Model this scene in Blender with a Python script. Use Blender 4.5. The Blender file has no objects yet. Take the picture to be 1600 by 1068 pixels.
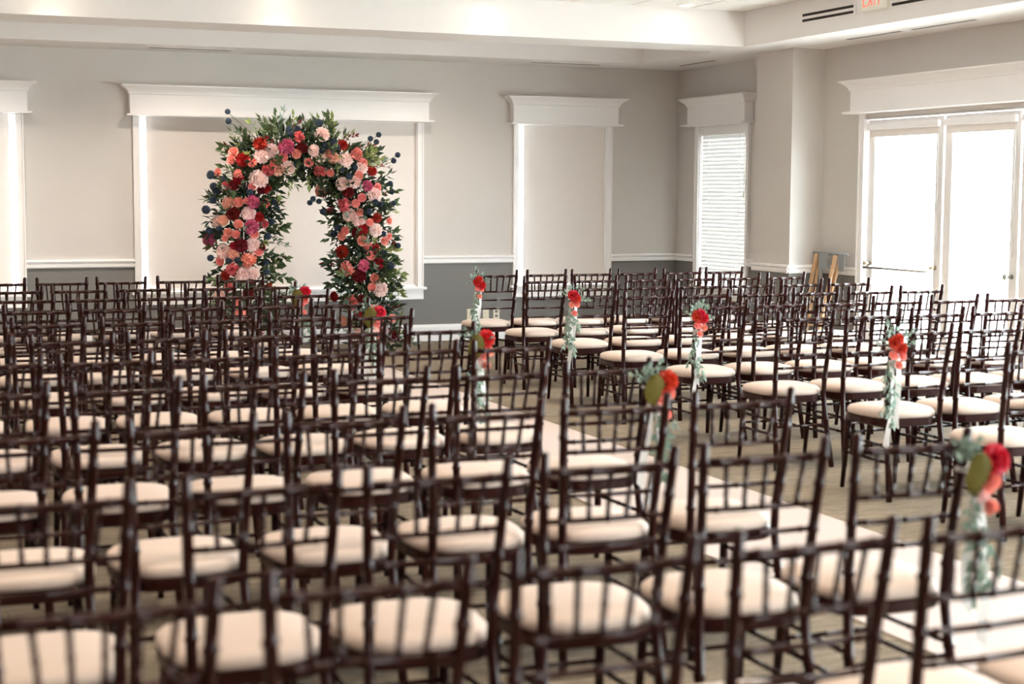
import bpy, bmesh, math, random
from mathutils import Vector, Matrix, Euler
C = bpy.context.scene
COL = C.collection
rnd = random.Random(7)
PI = math.pi

# ------------------------------------------------------------------ camera
cam_d = bpy.data.cameras.new('camera'); cam = bpy.data.objects.new('camera', cam_d); COL.objects.link(cam)
_f = Vector((0.37510891, 0.92227132, -0.09332157)); _r = Vector((0.92647578, -0.3763224, 0.00490738)); _u = Vector((0.03059306, 0.08830098, 0.99562393))
cam.matrix_world = Matrix(((_r.x, _u.x, -_f.x, 0), (_r.y, _u.y, -_f.y, 0), (_r.z, _u.z, -_f.z, 1.6), (0, 0, 0, 1)))
cam_d.sensor_width = 36; cam_d.lens = 2471.5 / 1600 * 36; cam_d.clip_start = .05; cam_d.clip_end = 300
cam_d.dof.use_dof = True; cam_d.dof.focus_distance = 14.6; cam_d.dof.aperture_fstop = 2.4
C.camera = cam
# ------------------------------------------------------------------ view, sky, lamps
C.view_settings.view_transform = 'Standard'; C.view_settings.look = 'None'; C.view_settings.gamma = 1; C.view_settings.exposure = 1.4
C.view_settings.use_curve_mapping = False
W = bpy.data.worlds.new('overcast_sky'); C.world = W; W.use_nodes = True
bg = W.node_tree.nodes['Background']; bg.inputs[0].default_value = (.88, .945, 1, 1); bg.inputs[1].default_value = 12.5
C.cycles.max_bounces = 10; C.cycles.diffuse_bounces = 6; C.cycles.glossy_bounces = 4; C.cycles.transmission_bounces = 4; C.cycles.transparent_max_bounces = 12
C.cycles.sample_clamp_indirect = 8; C.cycles.caustics_reflective = False; C.cycles.caustics_refractive = False
def portal(loc, rot, sx, sy):
    l = bpy.data.lights.new('daylight_portal', 'AREA'); l.shape = 'RECTANGLE'; l.size = sx; l.size_y = sy; l.cycles.is_portal = True
    o = bpy.data.objects.new('daylight_portal', l); COL.objects.link(o); o.location = loc; o.rotation_euler = rot
def spot(loc, power, col=(1, .82, .64), angle=100, blend=.7, rad=.05, tilt=(0, 0, 0)):
    l = bpy.data.lights.new('downlight_and_fill', 'SPOT'); l.energy = power; l.color = col; l.spot_size = math.radians(angle); l.spot_blend = blend; l.shadow_soft_size = rad
    o = bpy.data.objects.new('downlight_and_fill', l); COL.objects.link(o); o.location = loc; o.rotation_euler = tilt

D = 16.228; R = 8.643; ZS = 3.006; ZC = 3.335; XL = -5.0; YF = -4.0
SX = 7.80          # inner edge of the soffit along the doors
YB0, YB1 = 13.34, 13.95   # beam
YS = 15.50         # inner edge of the soffit along the window wall
RIGHT_UNITS = [(9.35, 12.535, 2.31), (2.4, 8.0, 2.31), (-3.6, 1.2, 2.31)]  # units after the first are unseen, enlarged to bring in more daylight
for y0, y1, zt in RIGHT_UNITS:
    portal((R + .2, (y0 + y1) / 2, zt / 2), (0, PI / 2, 0), zt, y1 - y0)
portal((R + .2, 15.19, 1.45), (0, PI / 2, 0), 1.7, 1.05)
FRONT_UNITS = []
for x0, x1 in FRONT_UNITS:
    portal(((x0 + x1) / 2, YF - .2, 1.4), (PI / 2, 0, 0), x1 - x0, 1.9)
LEFT_UNITS = []
for y0, y1 in LEFT_UNITS:
    portal((XL - .2, (y0 + y1) / 2, 1.4), (0, -PI / 2, 0), 1.9, y1 - y0)
DOWN = [(x, 13.08 - 1.86 * j) for j in range(8) for x in (-2.3, -.45, 1.4, 3.25, 5.15, 7.03)]
for i, (x, y) in enumerate(DOWN):
    spot((x, y, ZC - .03), 8 if i < 6 else 42, angle=100 if i < 6 else 85)
for x, k in ((-1.9, .95), (.55, .95), (3.05, 1.0), (5.3, .62)):           # unseen spots added in the slot to warm and brighten the window wall
    spot((x, 14.75, ZC - .03), 85 * k, col=(1, .86, .72), angle=140, blend=1)

# ------------------------------------------------------------------ materials
def mat(name, col, rough=.6, noise=0, nscale=20, bump=0, bscale=60, metal=0, coat=0, coatr=.1, spec=.5, objvar=0, trans=0, sheen=0):
    m = bpy.data.materials.new(name); m.use_nodes = True; nt = m.node_tree; b = nt.nodes['Principled BSDF']
    b.inputs['Roughness'].default_value = rough; b.inputs['Metallic'].default_value = metal
    b.inputs['Coat Weight'].default_value = coat; b.inputs['Coat Roughness'].default_value = coatr
    b.inputs['Specular IOR Level'].default_value = spec; b.inputs['Sheen Weight'].default_value = sheen
    tc = nt.nodes.new('ShaderNodeTexCoord')
    n = nt.nodes.new('ShaderNodeTexNoise'); n.inputs['Scale'].default_value = nscale; n.inputs['Detail'].default_value = 4
    nt.links.new(tc.outputs['Object'], n.inputs['Vector'])
    mr = nt.nodes.new('ShaderNodeMapRange'); mr.inputs['To Min'].default_value = 1 - noise; mr.inputs['To Max'].default_value = 1 + noise
    nt.links.new(n.outputs['Fac'], mr.inputs['Value'])
    hs = nt.nodes.new('ShaderNodeHueSaturation'); hs.inputs['Color'].default_value = (*col, 1)
    nt.links.new(mr.outputs[0], hs.inputs['Value'])
    if objvar:
        oi = nt.nodes.new('ShaderNodeObjectInfo')
        mr2 = nt.nodes.new('ShaderNodeMapRange'); mr2.inputs['To Min'].default_value = .5 - objvar * .12; mr2.inputs['To Max'].default_value = .5 + objvar * .12
        nt.links.new(oi.outputs['Random'], mr2.inputs['Value']); nt.links.new(mr2.outputs[0], hs.inputs['Hue'])
        mr3 = nt.nodes.new('ShaderNodeMapRange'); mr3.inputs['To Min'].default_value = 1 - objvar; mr3.inputs['To Max'].default_value = 1 + objvar
        mu = nt.nodes.new('ShaderNodeMath'); mu.operation = 'MULTIPLY'
        wn = nt.nodes.new('ShaderNodeTexWhiteNoise'); wn.noise_dimensions = '1D'; nt.links.new(oi.outputs['Random'], wn.inputs['W'])
        nt.links.new(wn.outputs['Value'], mr3.inputs['Value'])
        nt.links.new(mr.outputs[0], mu.inputs[0]); nt.links.new(mr3.outputs[0], mu.inputs[1]); nt.links.new(mu.outputs[0], hs.inputs['Value'])
    nt.links.new(hs.outputs[0], b.inputs['Base Color'])
    if bump:
        n2 = nt.nodes.new('ShaderNodeTexNoise'); n2.inputs['Scale'].default_value = bscale; n2.inputs['Detail'].default_value = 3
        nt.links.new(tc.outputs['Object'], n2.inputs['Vector'])
        bp = nt.nodes.new('ShaderNodeBump'); bp.inputs['Strength'].default_value = bump; bp.inputs['Distance'].default_value = .01
        nt.links.new(n2.outputs['Fac'], bp.inputs['Height']); nt.links.new(bp.outputs[0], b.inputs['Normal'])
    if trans:
        t = nt.nodes.new('ShaderNodeBsdfTranslucent'); nt.links.new(hs.outputs[0], t.inputs['Color'])
        mx = nt.nodes.new('ShaderNodeMixShader'); mx.inputs[0].default_value = trans
        out = nt.nodes['Material Output']
        nt.links.new(b.outputs[0], mx.inputs[1]); nt.links.new(t.outputs[0], mx.inputs[2]); nt.links.new(mx.outputs[0], out.inputs['Surface'])
    return m
def srgb(r, g, b):
    f = lambda v: (v / 255 / 12.92) if v <= 10 else ((v / 255 + .055) / 1.055) ** 2.4
    return (f(r), f(g), f(b))
M = {}
M['paint'] = mat('wall_paint', srgb(216, 211, 207), .75, .02, 3, .05, 200)
M['dado'] = mat('dado_paint', srgb(128, 126, 124), .7, .03, 3, .05, 200)
M['trim'] = mat('white_trim_paint', srgb(250, 248, 248), .4, .01, 4)
M['ceil'] = mat('ceiling_paint', srgb(238, 235, 234), .85, .015, 3)
M['tile'] = mat('ceiling_tile_board', srgb(240, 238, 235), .9, .03, 60, .2, 150)
M['shade'] = mat('roller_shade_cloth', srgb(242, 235, 231), .85, .015, 12, .05, 300)
M['blind'] = mat('blind_slat_vinyl', srgb(245, 245, 243), .5, .01, 8, trans=.016)
M['wood'] = mat('mahogany_lacquer', (.026, .0056, .0046), .26, .3, 9, coat=0, spec=.22)
M['cush'] = mat('cream_cushion', srgb(208, 190, 178), .7, .02, 25, .08, 250, objvar=.03, sheen=.15)
M['runner'] = mat('aisle_runner_cloth', srgb(196, 184, 180), .85, .015, 6, .1, 120)
M['sign'] = mat('sign_white', srgb(240, 238, 228), .5)
M['dark'] = mat('dark_slot', (.03, .024, .02), .8)
M['plate'] = mat('outlet_plastic', srgb(235, 226, 205), .45)
M['metal'] = mat('brushed_metal', (.5, .5, .48), .35, .05, 40, metal=1)
M['brass'] = mat('aged_brass', (.68, .58, .42), .35, .1, 30, metal=1)
M['iron'] = mat('black_iron', (.02, .02, .02), .5, .1, 30, metal=.5)
M['oak'] = mat('pale_stand_wood', srgb(222, 182, 140), .5, .15, 14)
M['strap'] = mat('grey_blue_webbing', srgb(150, 154, 156), .9, .06, 50)
M['concrete'] = mat('terrace_concrete', srgb(200, 198, 192), .9, .08, 4)
M['ribbon'] = mat('white_ribbon', srgb(245, 243, 242), .5, .01, 20, trans=.25)
# flowers
FC = {'B': (250, 218, 212), 'C': (240, 152, 140), 'P': (242, 184, 162), 'D': (112, 16, 26), 'R': (168, 22, 26), 'K': (222, 112, 118), 'M': (208, 104, 136), 'O': (242, 164, 152), 'T': (66, 80, 98), 'S': (190, 20, 26)}
for k, c in FC.items():
    M['f' + k] = mat('petal_' + k.lower(), srgb(*c), .6, .22, 45, objvar=.07, trans=.15, spec=.3)
M['leaf'] = mat('leaf_green', srgb(86, 106, 66), .5, .35, 14, objvar=.16, trans=.2)
M['leafd'] = mat('leaf_dark_green', srgb(50, 70, 50), .5, .35, 14, objvar=.16, trans=.03)
M['leafl'] = mat('leaf_lime', srgb(150, 164, 100), .5, .2, 14, objvar=.12, trans=.25)
M['euc'] = mat('eucalyptus_leaf', srgb(140, 160, 146), .6, .15, 14, objvar=.08, trans=.2)
M['leafr'] = mat('leaf_russet', srgb(126, 44, 36), .5, .2, 14, objvar=.14, trans=.2)
M['magn'] = mat('olive_leaf', srgb(88, 78, 28), .75, .2, 20, objvar=.05, spec=.15)
M['stem'] = mat('stem_green', srgb(70, 80, 50), .6)
def glass():
    m = bpy.data.materials.new('window_glass'); m.use_nodes = True; nt = m.node_tree; nt.nodes.remove(nt.nodes['Principled BSDF'])
    t = nt.nodes.new('ShaderNodeBsdfTransparent'); t.inputs[0].default_value = (.96, .98, .97, 1)
    g = nt.nodes.new('ShaderNodeBsdfGlossy'); g.inputs['Roughness'].default_value = .02
    fr = nt.nodes.new('ShaderNodeFresnel'); ge = nt.nodes.new('ShaderNodeNewGeometry')      # thin pane: same reflectance from both faces
    io = nt.nodes.new('ShaderNodeMapRange'); io.inputs['To Min'].default_value = 1.5; io.inputs['To Max'].default_value = 1 / 1.5
    nt.links.new(ge.outputs['Backfacing'], io.inputs['Value']); nt.links.new(io.outputs[0], fr.inputs[0])
    mx = nt.nodes.new('ShaderNodeMixShader'); nt.links.new(fr.outputs[0], mx.inputs[0]); nt.links.new(t.outputs[0], mx.inputs[1]); nt.links.new(g.outputs[0], mx.inputs[2])
    nt.links.new(mx.outputs[0], nt.nodes['Material Output'].inputs['Surface']); return m
M['glass'] = glass()
def lamp_mat(name, col, s):
    m = bpy.data.materials.new(name); m.use_nodes = True; b = m.node_tree.nodes['Principled BSDF']
    b.inputs['Base Color'].default_value = (*col, 1); b.inputs['Emission Color'].default_value = (*col, 1); b.inputs['Emission Strength'].default_value = s; return m
M['bulb'] = lamp_mat('lamp_lens', (1, .85, .65), 14)
M['exit'] = lamp_mat('exit_letter_red', srgb(240, 110, 90), .35)
def carpet():
    m = bpy.data.materials.new('carpet'); m.use_nodes = True; nt = m.node_tree; b = nt.nodes['Principled BSDF']; b.inputs['Roughness'].default_value = .95; b.inputs['Specular IOR Level'].default_value = .15
    tc = nt.nodes.new('ShaderNodeTexCoord')
    mp = nt.nodes.new('ShaderNodeMapping'); mp.inputs['Scale'].default_value = (5, 38, 1); nt.links.new(tc.outputs['Object'], mp.inputs[0])
    n = nt.nodes.new('ShaderNodeTexNoise'); n.inputs['Scale'].default_value = 1.2; n.inputs['Detail'].default_value = 5; n.inputs['Roughness'].default_value = .65; nt.links.new(mp.outputs[0], n.inputs[0])
    n2 = nt.nodes.new('ShaderNodeTexNoise'); n2.inputs['Scale'].default_value = 160; nt.links.new(tc.outputs['Object'], n2.inputs[0])
    br = nt.nodes.new('ShaderNodeTexBrick'); br.inputs['Scale'].default_value = 1; br.inputs['Brick Width'].default_value = .9; br.inputs['Row Height'].default_value = .23; br.inputs['Mortar Size'].default_value = .004
    br.inputs['Color1'].default_value = (.95, .95, .95, 1); br.inputs['Color2'].default_value = (1.05, 1.03, 1, 1); br.inputs['Mortar'].default_value = (.72, .72, .72, 1)
    nt.links.new(tc.outputs['Object'], br.inputs[0])
    cr = nt.nodes.new('ShaderNodeValToRGB'); cr.color_ramp.elements[0].position = .38; cr.color_ramp.elements[1].position = .62
    cr.color_ramp.elements[0].color = (*srgb(95, 87, 76), 1); cr.color_ramp.elements[1].color = (*srgb(152, 140, 123), 1)
    mx = nt.nodes.new('ShaderNodeMath'); mx.operation = 'MULTIPLY_ADD'; mx.inputs[1].default_value = .5; nt.links.new(n2.outputs[0], mx.inputs[0]); 
    hf = nt.nodes.new('ShaderNodeMath'); hf.operation = 'MULTIPLY'; hf.inputs[1].default_value = .5; nt.links.new(n.outputs[0], hf.inputs[0]); nt.links.new(hf.outputs[0], mx.inputs[2])
    nt.links.new(mx.outputs[0], cr.inputs[0])
    mu = nt.nodes.new('ShaderNodeMix'); mu.data_type = 'RGBA'; mu.blend_type = 'MULTIPLY'; mu.inputs[0].default_value = 1
    nt.links.new(cr.outputs[0], mu.inputs[6]); nt.links.new(br.outputs[0], mu.inputs[7]); nt.links.new(mu.outputs[2], b.inputs['Base Color'])
    bp = nt.nodes.new('ShaderNodeBump'); bp.inputs['Strength'].default_value = .4; bp.inputs['Distance'].default_value = .004; nt.links.new(n2.outputs[0], bp.inputs['Height']); nt.links.new(bp.outputs[0], b.inputs['Normal'])
    return m
M['carpet'] = carpet()

# ------------------------------------------------------------------ mesh helpers
class MB:
    def __init__(s): s.v = []; s.f = []; s.m = []; s.sm = []
    def add(s, vs, fs, mi=0, smooth=False):
        o = len(s.v); s.v += [tuple(p) for p in vs]
        for f in fs: s.f.append([i + o for i in f]); s.m.append(mi); s.sm.append(smooth)
    def box(s, x0, x1, y0, y1, z0, z1, mi=0):
        s.add([(x0, y0, z0), (x1, y0, z0), (x1, y1, z0), (x0, y1, z0), (x0, y0, z1), (x1, y0, z1), (x1, y1, z1), (x0, y1, z1)],
              [(0, 3, 2, 1), (4, 5, 6, 7), (0, 1, 5, 4), (1, 2, 6, 5), (2, 3, 7, 6), (3, 0, 4, 7)], mi)
    def tube(s, pts, rad, n=8, mi=0, cap=True):
        pts = [Vector(p) for p in pts]; rad = rad if isinstance(rad, (list, tuple)) else [rad] * len(pts); vs = []
        up = None
        for i, p in enumerate(pts):
            d = (pts[min(i + 1, len(pts) - 1)] - pts[max(i - 1, 0)]).normalized()
            if up is None:
                up = Vector((0, 0, 1)) if abs(d.z) < .8 else Vector((1, 0, 0))
            a = d.cross(up).normalized(); b = a.cross(d).normalized(); up = b
            for k in range(n):
                t = 2 * PI * k / n; vs.append(p + (a * math.cos(t) + b * math.sin(t)) * rad[i])
        fs = []
        for i in range(len(pts) - 1):
            for k in range(n):
                fs.append((i * n + k, i * n + (k + 1) % n, (i + 1) * n + (k + 1) % n, (i + 1) * n + k))
        if cap: fs.append(tuple(range(n - 1, -1, -1))); fs.append(tuple(range((len(pts) - 1) * n, len(pts) * n)))
        s.add(vs, fs, mi, True)
    def loft(s, rings, mi=0, smooth=False, cap=True):
        n = len(rings[0]); vs = [p for r in rings for p in r]; fs = []
        for i in range(len(rings) - 1):
            for k in range(n): fs.append((i * n + k, i * n + (k + 1) % n, (i + 1) * n + (k + 1) % n, (i + 1) * n + k))
        if cap: fs.append(tuple(range(n - 1, -1, -1))); fs.append(tuple(range((len(rings) - 1) * n, len(rings) * n)))
        s.add(vs, fs, mi, smooth)
    def mesh(s, name, mats):
        me = bpy.data.meshes.new(name); me.from_pydata(s.v, [], s.f)
        for m in (mats if isinstance(mats, (list, tuple)) else [mats]): me.materials.append(m)
        me.polygons.foreach_set('material_index', s.m); me.polygons.foreach_set('use_smooth', s.sm); me.update(); return me
    def build(s, name, mats, parent=None, **k): return obj(name, s.mesh(name, mats), parent, **k)
def obj(name, me, parent=None, loc=None, rot=None, scale=None, mw=None):
    o = bpy.data.objects.new(name, me); COL.objects.link(o)
    if parent is not None: o.parent = parent
    if loc is not None: o.location = loc
    if rot is not None: o.rotation_euler = rot
    if scale is not None: o.scale = scale
    if mw is not None: o.matrix_local = mw
    return o
def tag(o, label, cat, group=None):
    o['label'] = label; o['category'] = cat
    if group: o['group'] = group
    return o
def struct(o): o['kind'] = 'structure'; return o
def empty(name, loc=(0, 0, 0), rz=0):
    o = obj(name, None, loc=loc, rot=(0, 0, rz)); o.empty_display_size = .1; return o
def bevel(o, w=.004, seg=2):
    b = o.modifiers.new('bevel', 'BEVEL'); b.width = w; b.segments = seg; b.limit_method = 'ANGLE'; return o

# ------------------------------------------------------------------ room shell
fl = MB(); fl.box(XL - .2, R + .2, YF - .2, D + .2, -.1, 0); struct(fl.build('floor', M['carpet']))
gr = MB(); gr.box(-30, 45, -30, 45, -.35, -.12); struct(gr.build('ground', M['concrete']))

def wall(name, axis, pos, a0, a1, out, holes, dado=True):
    """wall plane at axis=pos running a0..a1, thickness towards out; holes = (a0,a1,z0,z1)"""
    zr = .85; Z = 3.5
    xs = sorted({a0, a1, *[h[0] for h in holes], *[h[1] for h in holes]})
    b = MB()
    for i in range(len(xs) - 1):
        c = (xs[i] + xs[i + 1]) / 2
        zs = sorted({0, zr, Z, *[z for h in holes if h[0] < c < h[1] for z in (h[2], h[3])]})
        for j in range(len(zs) - 1):
            zc = (zs[j] + zs[j + 1]) / 2
            if any(h[0] < c < h[1] and h[2] < zc < h[3] for h in holes): continue
            p0, p1 = sorted((pos, pos + out)); mi = 1 if zc < zr else 0
            if axis == 'y': b.box(xs[i], xs[i + 1], p0, p1, zs[j], zs[j + 1], mi)
            else: b.box(p0, p1, xs[i], xs[i + 1], zs[j], zs[j + 1], mi)
    return struct(b.build(name, [M['paint'], M['dado']]))
CW = .065
WIN = {1: (-1.6, 1.435), 2: (2.485, 5.555), 3: (6.60, 7.80)}
wall('wall_back', 'y', D, XL, R, .18, [(a + CW, b - CW, .58, 2.36) for a, b in WIN.values()])
wall('wall_right', 'x', R, YF, D, .18, [(y0, y1, 0.0, zt) for y0, y1, zt in RIGHT_UNITS] + [(14.6 + CW, 15.78 - CW, .58, 2.36)])
wall('wall_left', 'x', XL, YF, D, -.18, [(y0, y1, .5, 2.3) for y0, y1 in LEFT_UNITS])
wall('wall_front', 'y', YF, XL, R, -.18, [(x0, x1, .5, 2.3) for x0, x1 in FRONT_UNITS])
pl = MB(); PX, PY0, PY1 = 8.283, 13.23, 13.905
pl.box(PX, R, PY0, PY1, .85, ZS); pl.box(PX, R, PY0, PY1, 0, .85, 1); struct(pl.build('wall_pilaster', [M['paint'], M['dado']]))

# ceiling: slab, soffits, beam, lay-in tiles
ce = MB(); ce.box(XL - .2, R + .2, YF - .2, D + .2, ZC + .02, ZC + .15); ceiling = struct(ce.build('ceiling', M['ceil']))
b = MB(); b.box(XL, R, YS, D, ZS, ZC + .03); b.build('soffit', M['ceil'], ceiling)
b = MB(); b.box(SX, R, YF, YS, ZS, ZC + .03); b.build('soffit', M['ceil'], ceiling)
b = MB(); b.box(XL, SX, YB0, YB1, ZS, ZC + .03); b.build('beam', M['ceil'], ceiling)
tl = MB(); t = .296; tl.loft([[(-t, -t, 0), (t, -t, 0), (t, t, 0), (-t, t, 0)], [(-t, -t, -.012), (t, -t, -.012), (t, t, -.012), (-t, t, -.012)], [(-t + .006, -t + .006, -.02), (t - .006, -t + .006, -.02), (t - .006, t - .006, -.02), (-t + .006, t - .006, -.02)]])
tm = tl.mesh('ceiling_tile', M['tile'])
for i in range(8):
    for j in range(7):
        obj('ceiling_tile', tm, ceiling, loc=(SX - .305 - .61 * i, YB0 - .305 - .61 * j, ZC + .02))

def frect(x0, x1, y0, z, o, dep, flip):
    """rectangle in plan, in wall-local coords: u along wall, v out of wall"""
    return [(x0 - o, 0, z), (x0 - o, dep + o, z), (x1 + o, dep + o, z), (x1 + o, 0, z)]
def to_wall(rings, side):
    out = []
    for r in rings:
        if side == 'back': out.append([(u, D - v, z) for u, v, z in r])
        else: out.append([(R - v, u, z) for u, v, z in r])
    return out
def cornice(u0, u1, side, parent, z0=2.355, z1=2.66):
    prof = [(z0, .045, .035), (z0 + .018, .045, .035), (z0 + .020, .02, .03)]
    b = MB(); b.loft(to_wall([frect(u0, u1, 0, z, o + .03, d + .06, 0) for z, o, d in prof], side)); b.build('bed_moulding', M['trim'], parent)
    b = MB(); b.loft(to_wall([frect(u0, u1, 0, z, .035, .07, 0) for z in (z0 + .018, z1 - .09)], side)); b.build('frieze', M['trim'], parent)
    cr = [(z1 - .095, .037), (z1 - .088, .047), (z1 - .07, .052), (z1 - .05, .066), (z1 - .03, .09), (z1 - .018, .105), (z1 - .014, .118), (z1, .12)]
    b = MB(); b.loft(to_wall([frect(u0, u1, 0, z, o, .07, 0) for z, o in cr], side)); b.build('crown_moulding', M['trim'], parent)
def wbox(b, side, u0, u1, v0, v1, z0, z1, mi=0):
    if side == 'back': b.box(u0, u1, D - v1, D - v0, z0, z1, mi)
    else: b.box(R - v1, R - v0, u0, u1, z0, z1, mi)
def casing(u0, u1, z0, z1, side, parent, w=CW):
    for a, c in ((u0, u0 + w), (u1 - w, u1)):
        b = MB(); wbox(b, side, a, c, 0, .02, z0, z1); wbox(b, side, a + (.0 if a == u0 else w - .014), a + (.014 if a == u0 else w), .02, .03, z0, z1); b.build('casing', M['trim'], parent)
def window(n, u0, u1, side, shade=None, mull=()):
    w = struct(empty('window_%d' % n))
    casing(u0, u1, .59, 2.36, side, w)
    cornice(u0, u1, side, w)
    a, c = u0 + CW, u1 - CW
    b = MB()
    wbox(b, side, a - .001, a + .008, -.17, .0, .58, 2.36); wbox(b, side, c - .008, c + .001, -.17, .0, .58, 2.36); wbox(b, side, a, c, -.17, 0, 2.345, 2.36); wbox(b, side, a, c, -.17, 0, .575, .59)
    b.build('jamb', M['trim'], w)
    b = MB(); wbox(b, side, u0 - .03, u1 + .03, -.02, .05, .562, .592); bevel(b.build('stool', M['trim'], w), .006)
    b = MB(); wbox(b, side, u0 - .0, u1 + .0, 0, .022, .458, .562); wbox(b, side, u0, u1, .022, .03, .458, .475); b.build('apron', M['trim'], w)
    b = MB()
    for p in (c - .04, *mull): wbox(b, side, p, p + .035, -.13, -.09, .625, 2.31)
    wbox(b, side, a + .0085, c - .0085, -.13, -.09, .591, .625); wbox(b, side, a + .0085, c - .0085, -.13, -.09, 2.31, 2.344); wbox(b, side, a + .0085, a + .014, -.13, -.09, .625, 2.31); b.build('sash', M['trim'], w)
    b = MB(); wbox(b, side, a, c, -.113, -.107, .59, 2.345); b.build('pane', M['glass'], w)
    if shade:
        s0, s1 = shade
        b = MB(); wbox(b, side, s0, s1, -.032, -.029, .60, 2.352); sh = b.build('roller_shade', M['shade'], w)
        b = MB(); wbox(b, side, s0, s1, -.038, -.024, .593, .618); bevel(b.build('hem_bar', M['trim'], sh), .004)
    return w
window(1, *WIN[1], 'back', shade=(-1.53, 1.305), mull=(-.1,))
window(2, *WIN[2], 'back', shade=(2.622, 5.488), mull=(4.0,))
window(3, *WIN[3], 'back', shade=(6.738, 7.735))
w4 = window(4, 14.6, 15.78, 'right')
# mini blind in the fourth window
b = MB(); wbox(b, 'right', 14.67, 15.71, -.055, -.005, 2.255, 2.343); b.build('head_rail', M['trim'], w4)
sl = MB(); rr = []
for k in range(6):
    t = -1 + 2 * k / 5; rr.append((t * .0265, .003 * (1 - t * t)))
L = .515
ring = [[(h * .55, -L, -p * 1.0 + 0) for p, h in rr], [(h * .55, L, -p) for p, h in rr]]
vs = ring[0] + ring[1]; sl.add(vs, [(i, i + 1, i + 7, i + 6) for i in range(5)], 0, True)
slm = sl.mesh('slat', M['blind'])
z = 2.235
while z > .62:
    obj('slat', slm, w4, loc=(R + .03, 15.19, z), rot=(0, math.radians(8), 0)); z -= .0425
b = MB(); b.box(R + .018, R + .042, 14.68, 15.70, .598, .612); b.build('bottom_rail', M['trim'], w4)
for yy in (14.85, 15.53):
    b = MB(); b.tube([(R + .008, yy, 2.26), (R + .008, yy, .61)], .0015, 5); b.build('ladder_cord', M['trim'], w4)
b = MB(); b.tube([(R - .002, 14.72, 2.25), (R - .004, 14.72, 1.62)], .003, 6); b.tube([(R - .004, 14.72, 1.62), (R - .004, 14.72, 1.57)], .008, 6); b.build('tilt_wand', M['plate'], w4)

# chair rails and baseboards
RAILP = [(.842, .0), (.842, .018), (.852, .024), (.876, .024), (.884, .012), (.890, .012), (.896, .032), (.908, .037), (.919, .032), (.924, .0)]
BASEP = [(0, 0), (0, .02), (.15, .02), (.165, .014), (.178, .010), (.18, 0)]
tn = [0]
def run(prof, name, p0, p1, nrm, m='trim'):
    b = MB(); rings = []
    for p in (p0, p1): rings.append([(p[0] + nrm[0] * o, p[1] + nrm[1] * o, z) for z, o in prof])
    b.loft(rings); struct(b.build(name, M[m]))
def rail(p0, p1, nrm): tn[0] += 1; run(RAILP, 'trim_%d' % tn[0], p0, p1, nrm)
for a, c in ((XL, -1.6), (1.435, 2.485), (5.555, 6.60), (7.80, R)): rail((a, D), (c, D), (0, -1))
for a, c in ((D, 15.78), (14.6, PY1), (PY0, 12.60), (9.28, 8.06), (2.34, 1.26), (-3.66, YF)): rail((R, a), (R, c), (-1, 0))
rail((PX, PY1), (PX, PY0 - .037), (-1, 0)); rail((PX - .037, PY0), (R, PY0), (0, -1))
run(BASEP, 'baseboard_back', (XL, D), (R, D), (0, -1))
for a, c in ((D, PY1), (PY0, 12.60), (9.28, 8.06), (2.34, 1.26), (-3.66, YF)): run(BASEP, 'baseboard_right', (R, a), (R, c), (-1, 0))
run(BASEP, 'baseboard_pilaster', (PX, PY1), (PX, PY0 - .02), (-1, 0)); run(BASEP, 'baseboard_pilaster', (PX - .02, PY0), (R, PY0), (0, -1))
run(BASEP, 'baseboard_left', (XL, YF), (XL, D), (1, 0)); run(BASEP, 'baseboard_front', (XL, YF), (R, YF), (0, 1))

# glazed doors along the right wall
tn[0] += 1; dt = struct(empty('trim_%d' % tn[0]))
casing(9.28, 12.60, 0, 2.36, 'right', dt, w=.075); cornice(9.28, 12.60, 'right', dt)
b = MB(); wbox(b, 'right', 12.525, 12.537, -.17, .0, 0, 2.31); wbox(b, 'right', 9.348, 9.36, -.17, 0, 0, 2.31); wbox(b, 'right', 9.36, 12.525, -.17, 0, 2.3, 2.315); wbox(b, 'right', 9.36, 12.525, -.17, 0.0, -.02, .012); b.build('jamb', M['trim'], dt)
def door(n, y0, y1, bar):
    d = struct(empty('door_%d' % n))
    st = .105
    for p in (y0 + .004, y1 - st):
        b = MB(); wbox(b, 'right', p, p + st - .004, -.075, -.03, .012, 2.295); bevel(b.build('stile', M['trim'], d), .004)
    for z0, z1 in ((.012, .28), (2.17, 2.295)):
        b = MB(); wbox(b, 'right', y0 + st, y1 - st, -.075, -.03, z0, z1); bevel(b.build('rail', M['trim'], d), .004)
    b = MB(); wbox(b, 'right', y0 + st, y1 - st, -.056, -.05, .28, 2.17); b.build('pane', M['glass'], d)
    b = MB(); wbox(b, 'right', y0 + .03, y1 - .03, -.026, .016, 2.20, 2.262); r = b.build('shade_cassette', M['trim'], d); bevel(r, .012, 3)
    b = MB(); wbox(b, 'right', y0 + .05, y1 - .05, -.012, -.009, 2.135, 2.21); b.build('roller_shade', M['shade'], d)
    b = MB(); b.tube([(R + .012, y0 + .045, 2.2), (R + .012, y0 + .045, 1.1)], .0025, 5); b.build('shade_chain', M['metal'], d)
    if bar:
        b = MB(); b.tube([(R - .055, y1 - .09, .935), (R - .055, y0 + .09, .935)], .012, 8)
        for p in (y1 - .13, y0 + .13): b.tube([(R + .03, p, .95), (R - .055, p, .935)], .012, 8)
        b.build('push_bar', M['metal'], d)
        for p in (y1 - .06, y0 + .07):
            b = MB(); b.tube([(R + .03, p, .97), (R - .03, p, .97)], [.02, .015], 10); b.build('latch_case', M['brass'], d)
    else:
        b = MB(); b.tube([(R + .03, y0 + .06, .94), (R - .02, y0 + .06, .94), (R - .045, y0 + .06, .94)], [.02, .012, .026], 10); b.build('door_knob', M['metal'], d)
    return d
door(1, 11.40, 12.52, True); door(2, 10.40, 11.385, False); door(3, 9.365, 10.385, False)
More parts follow.
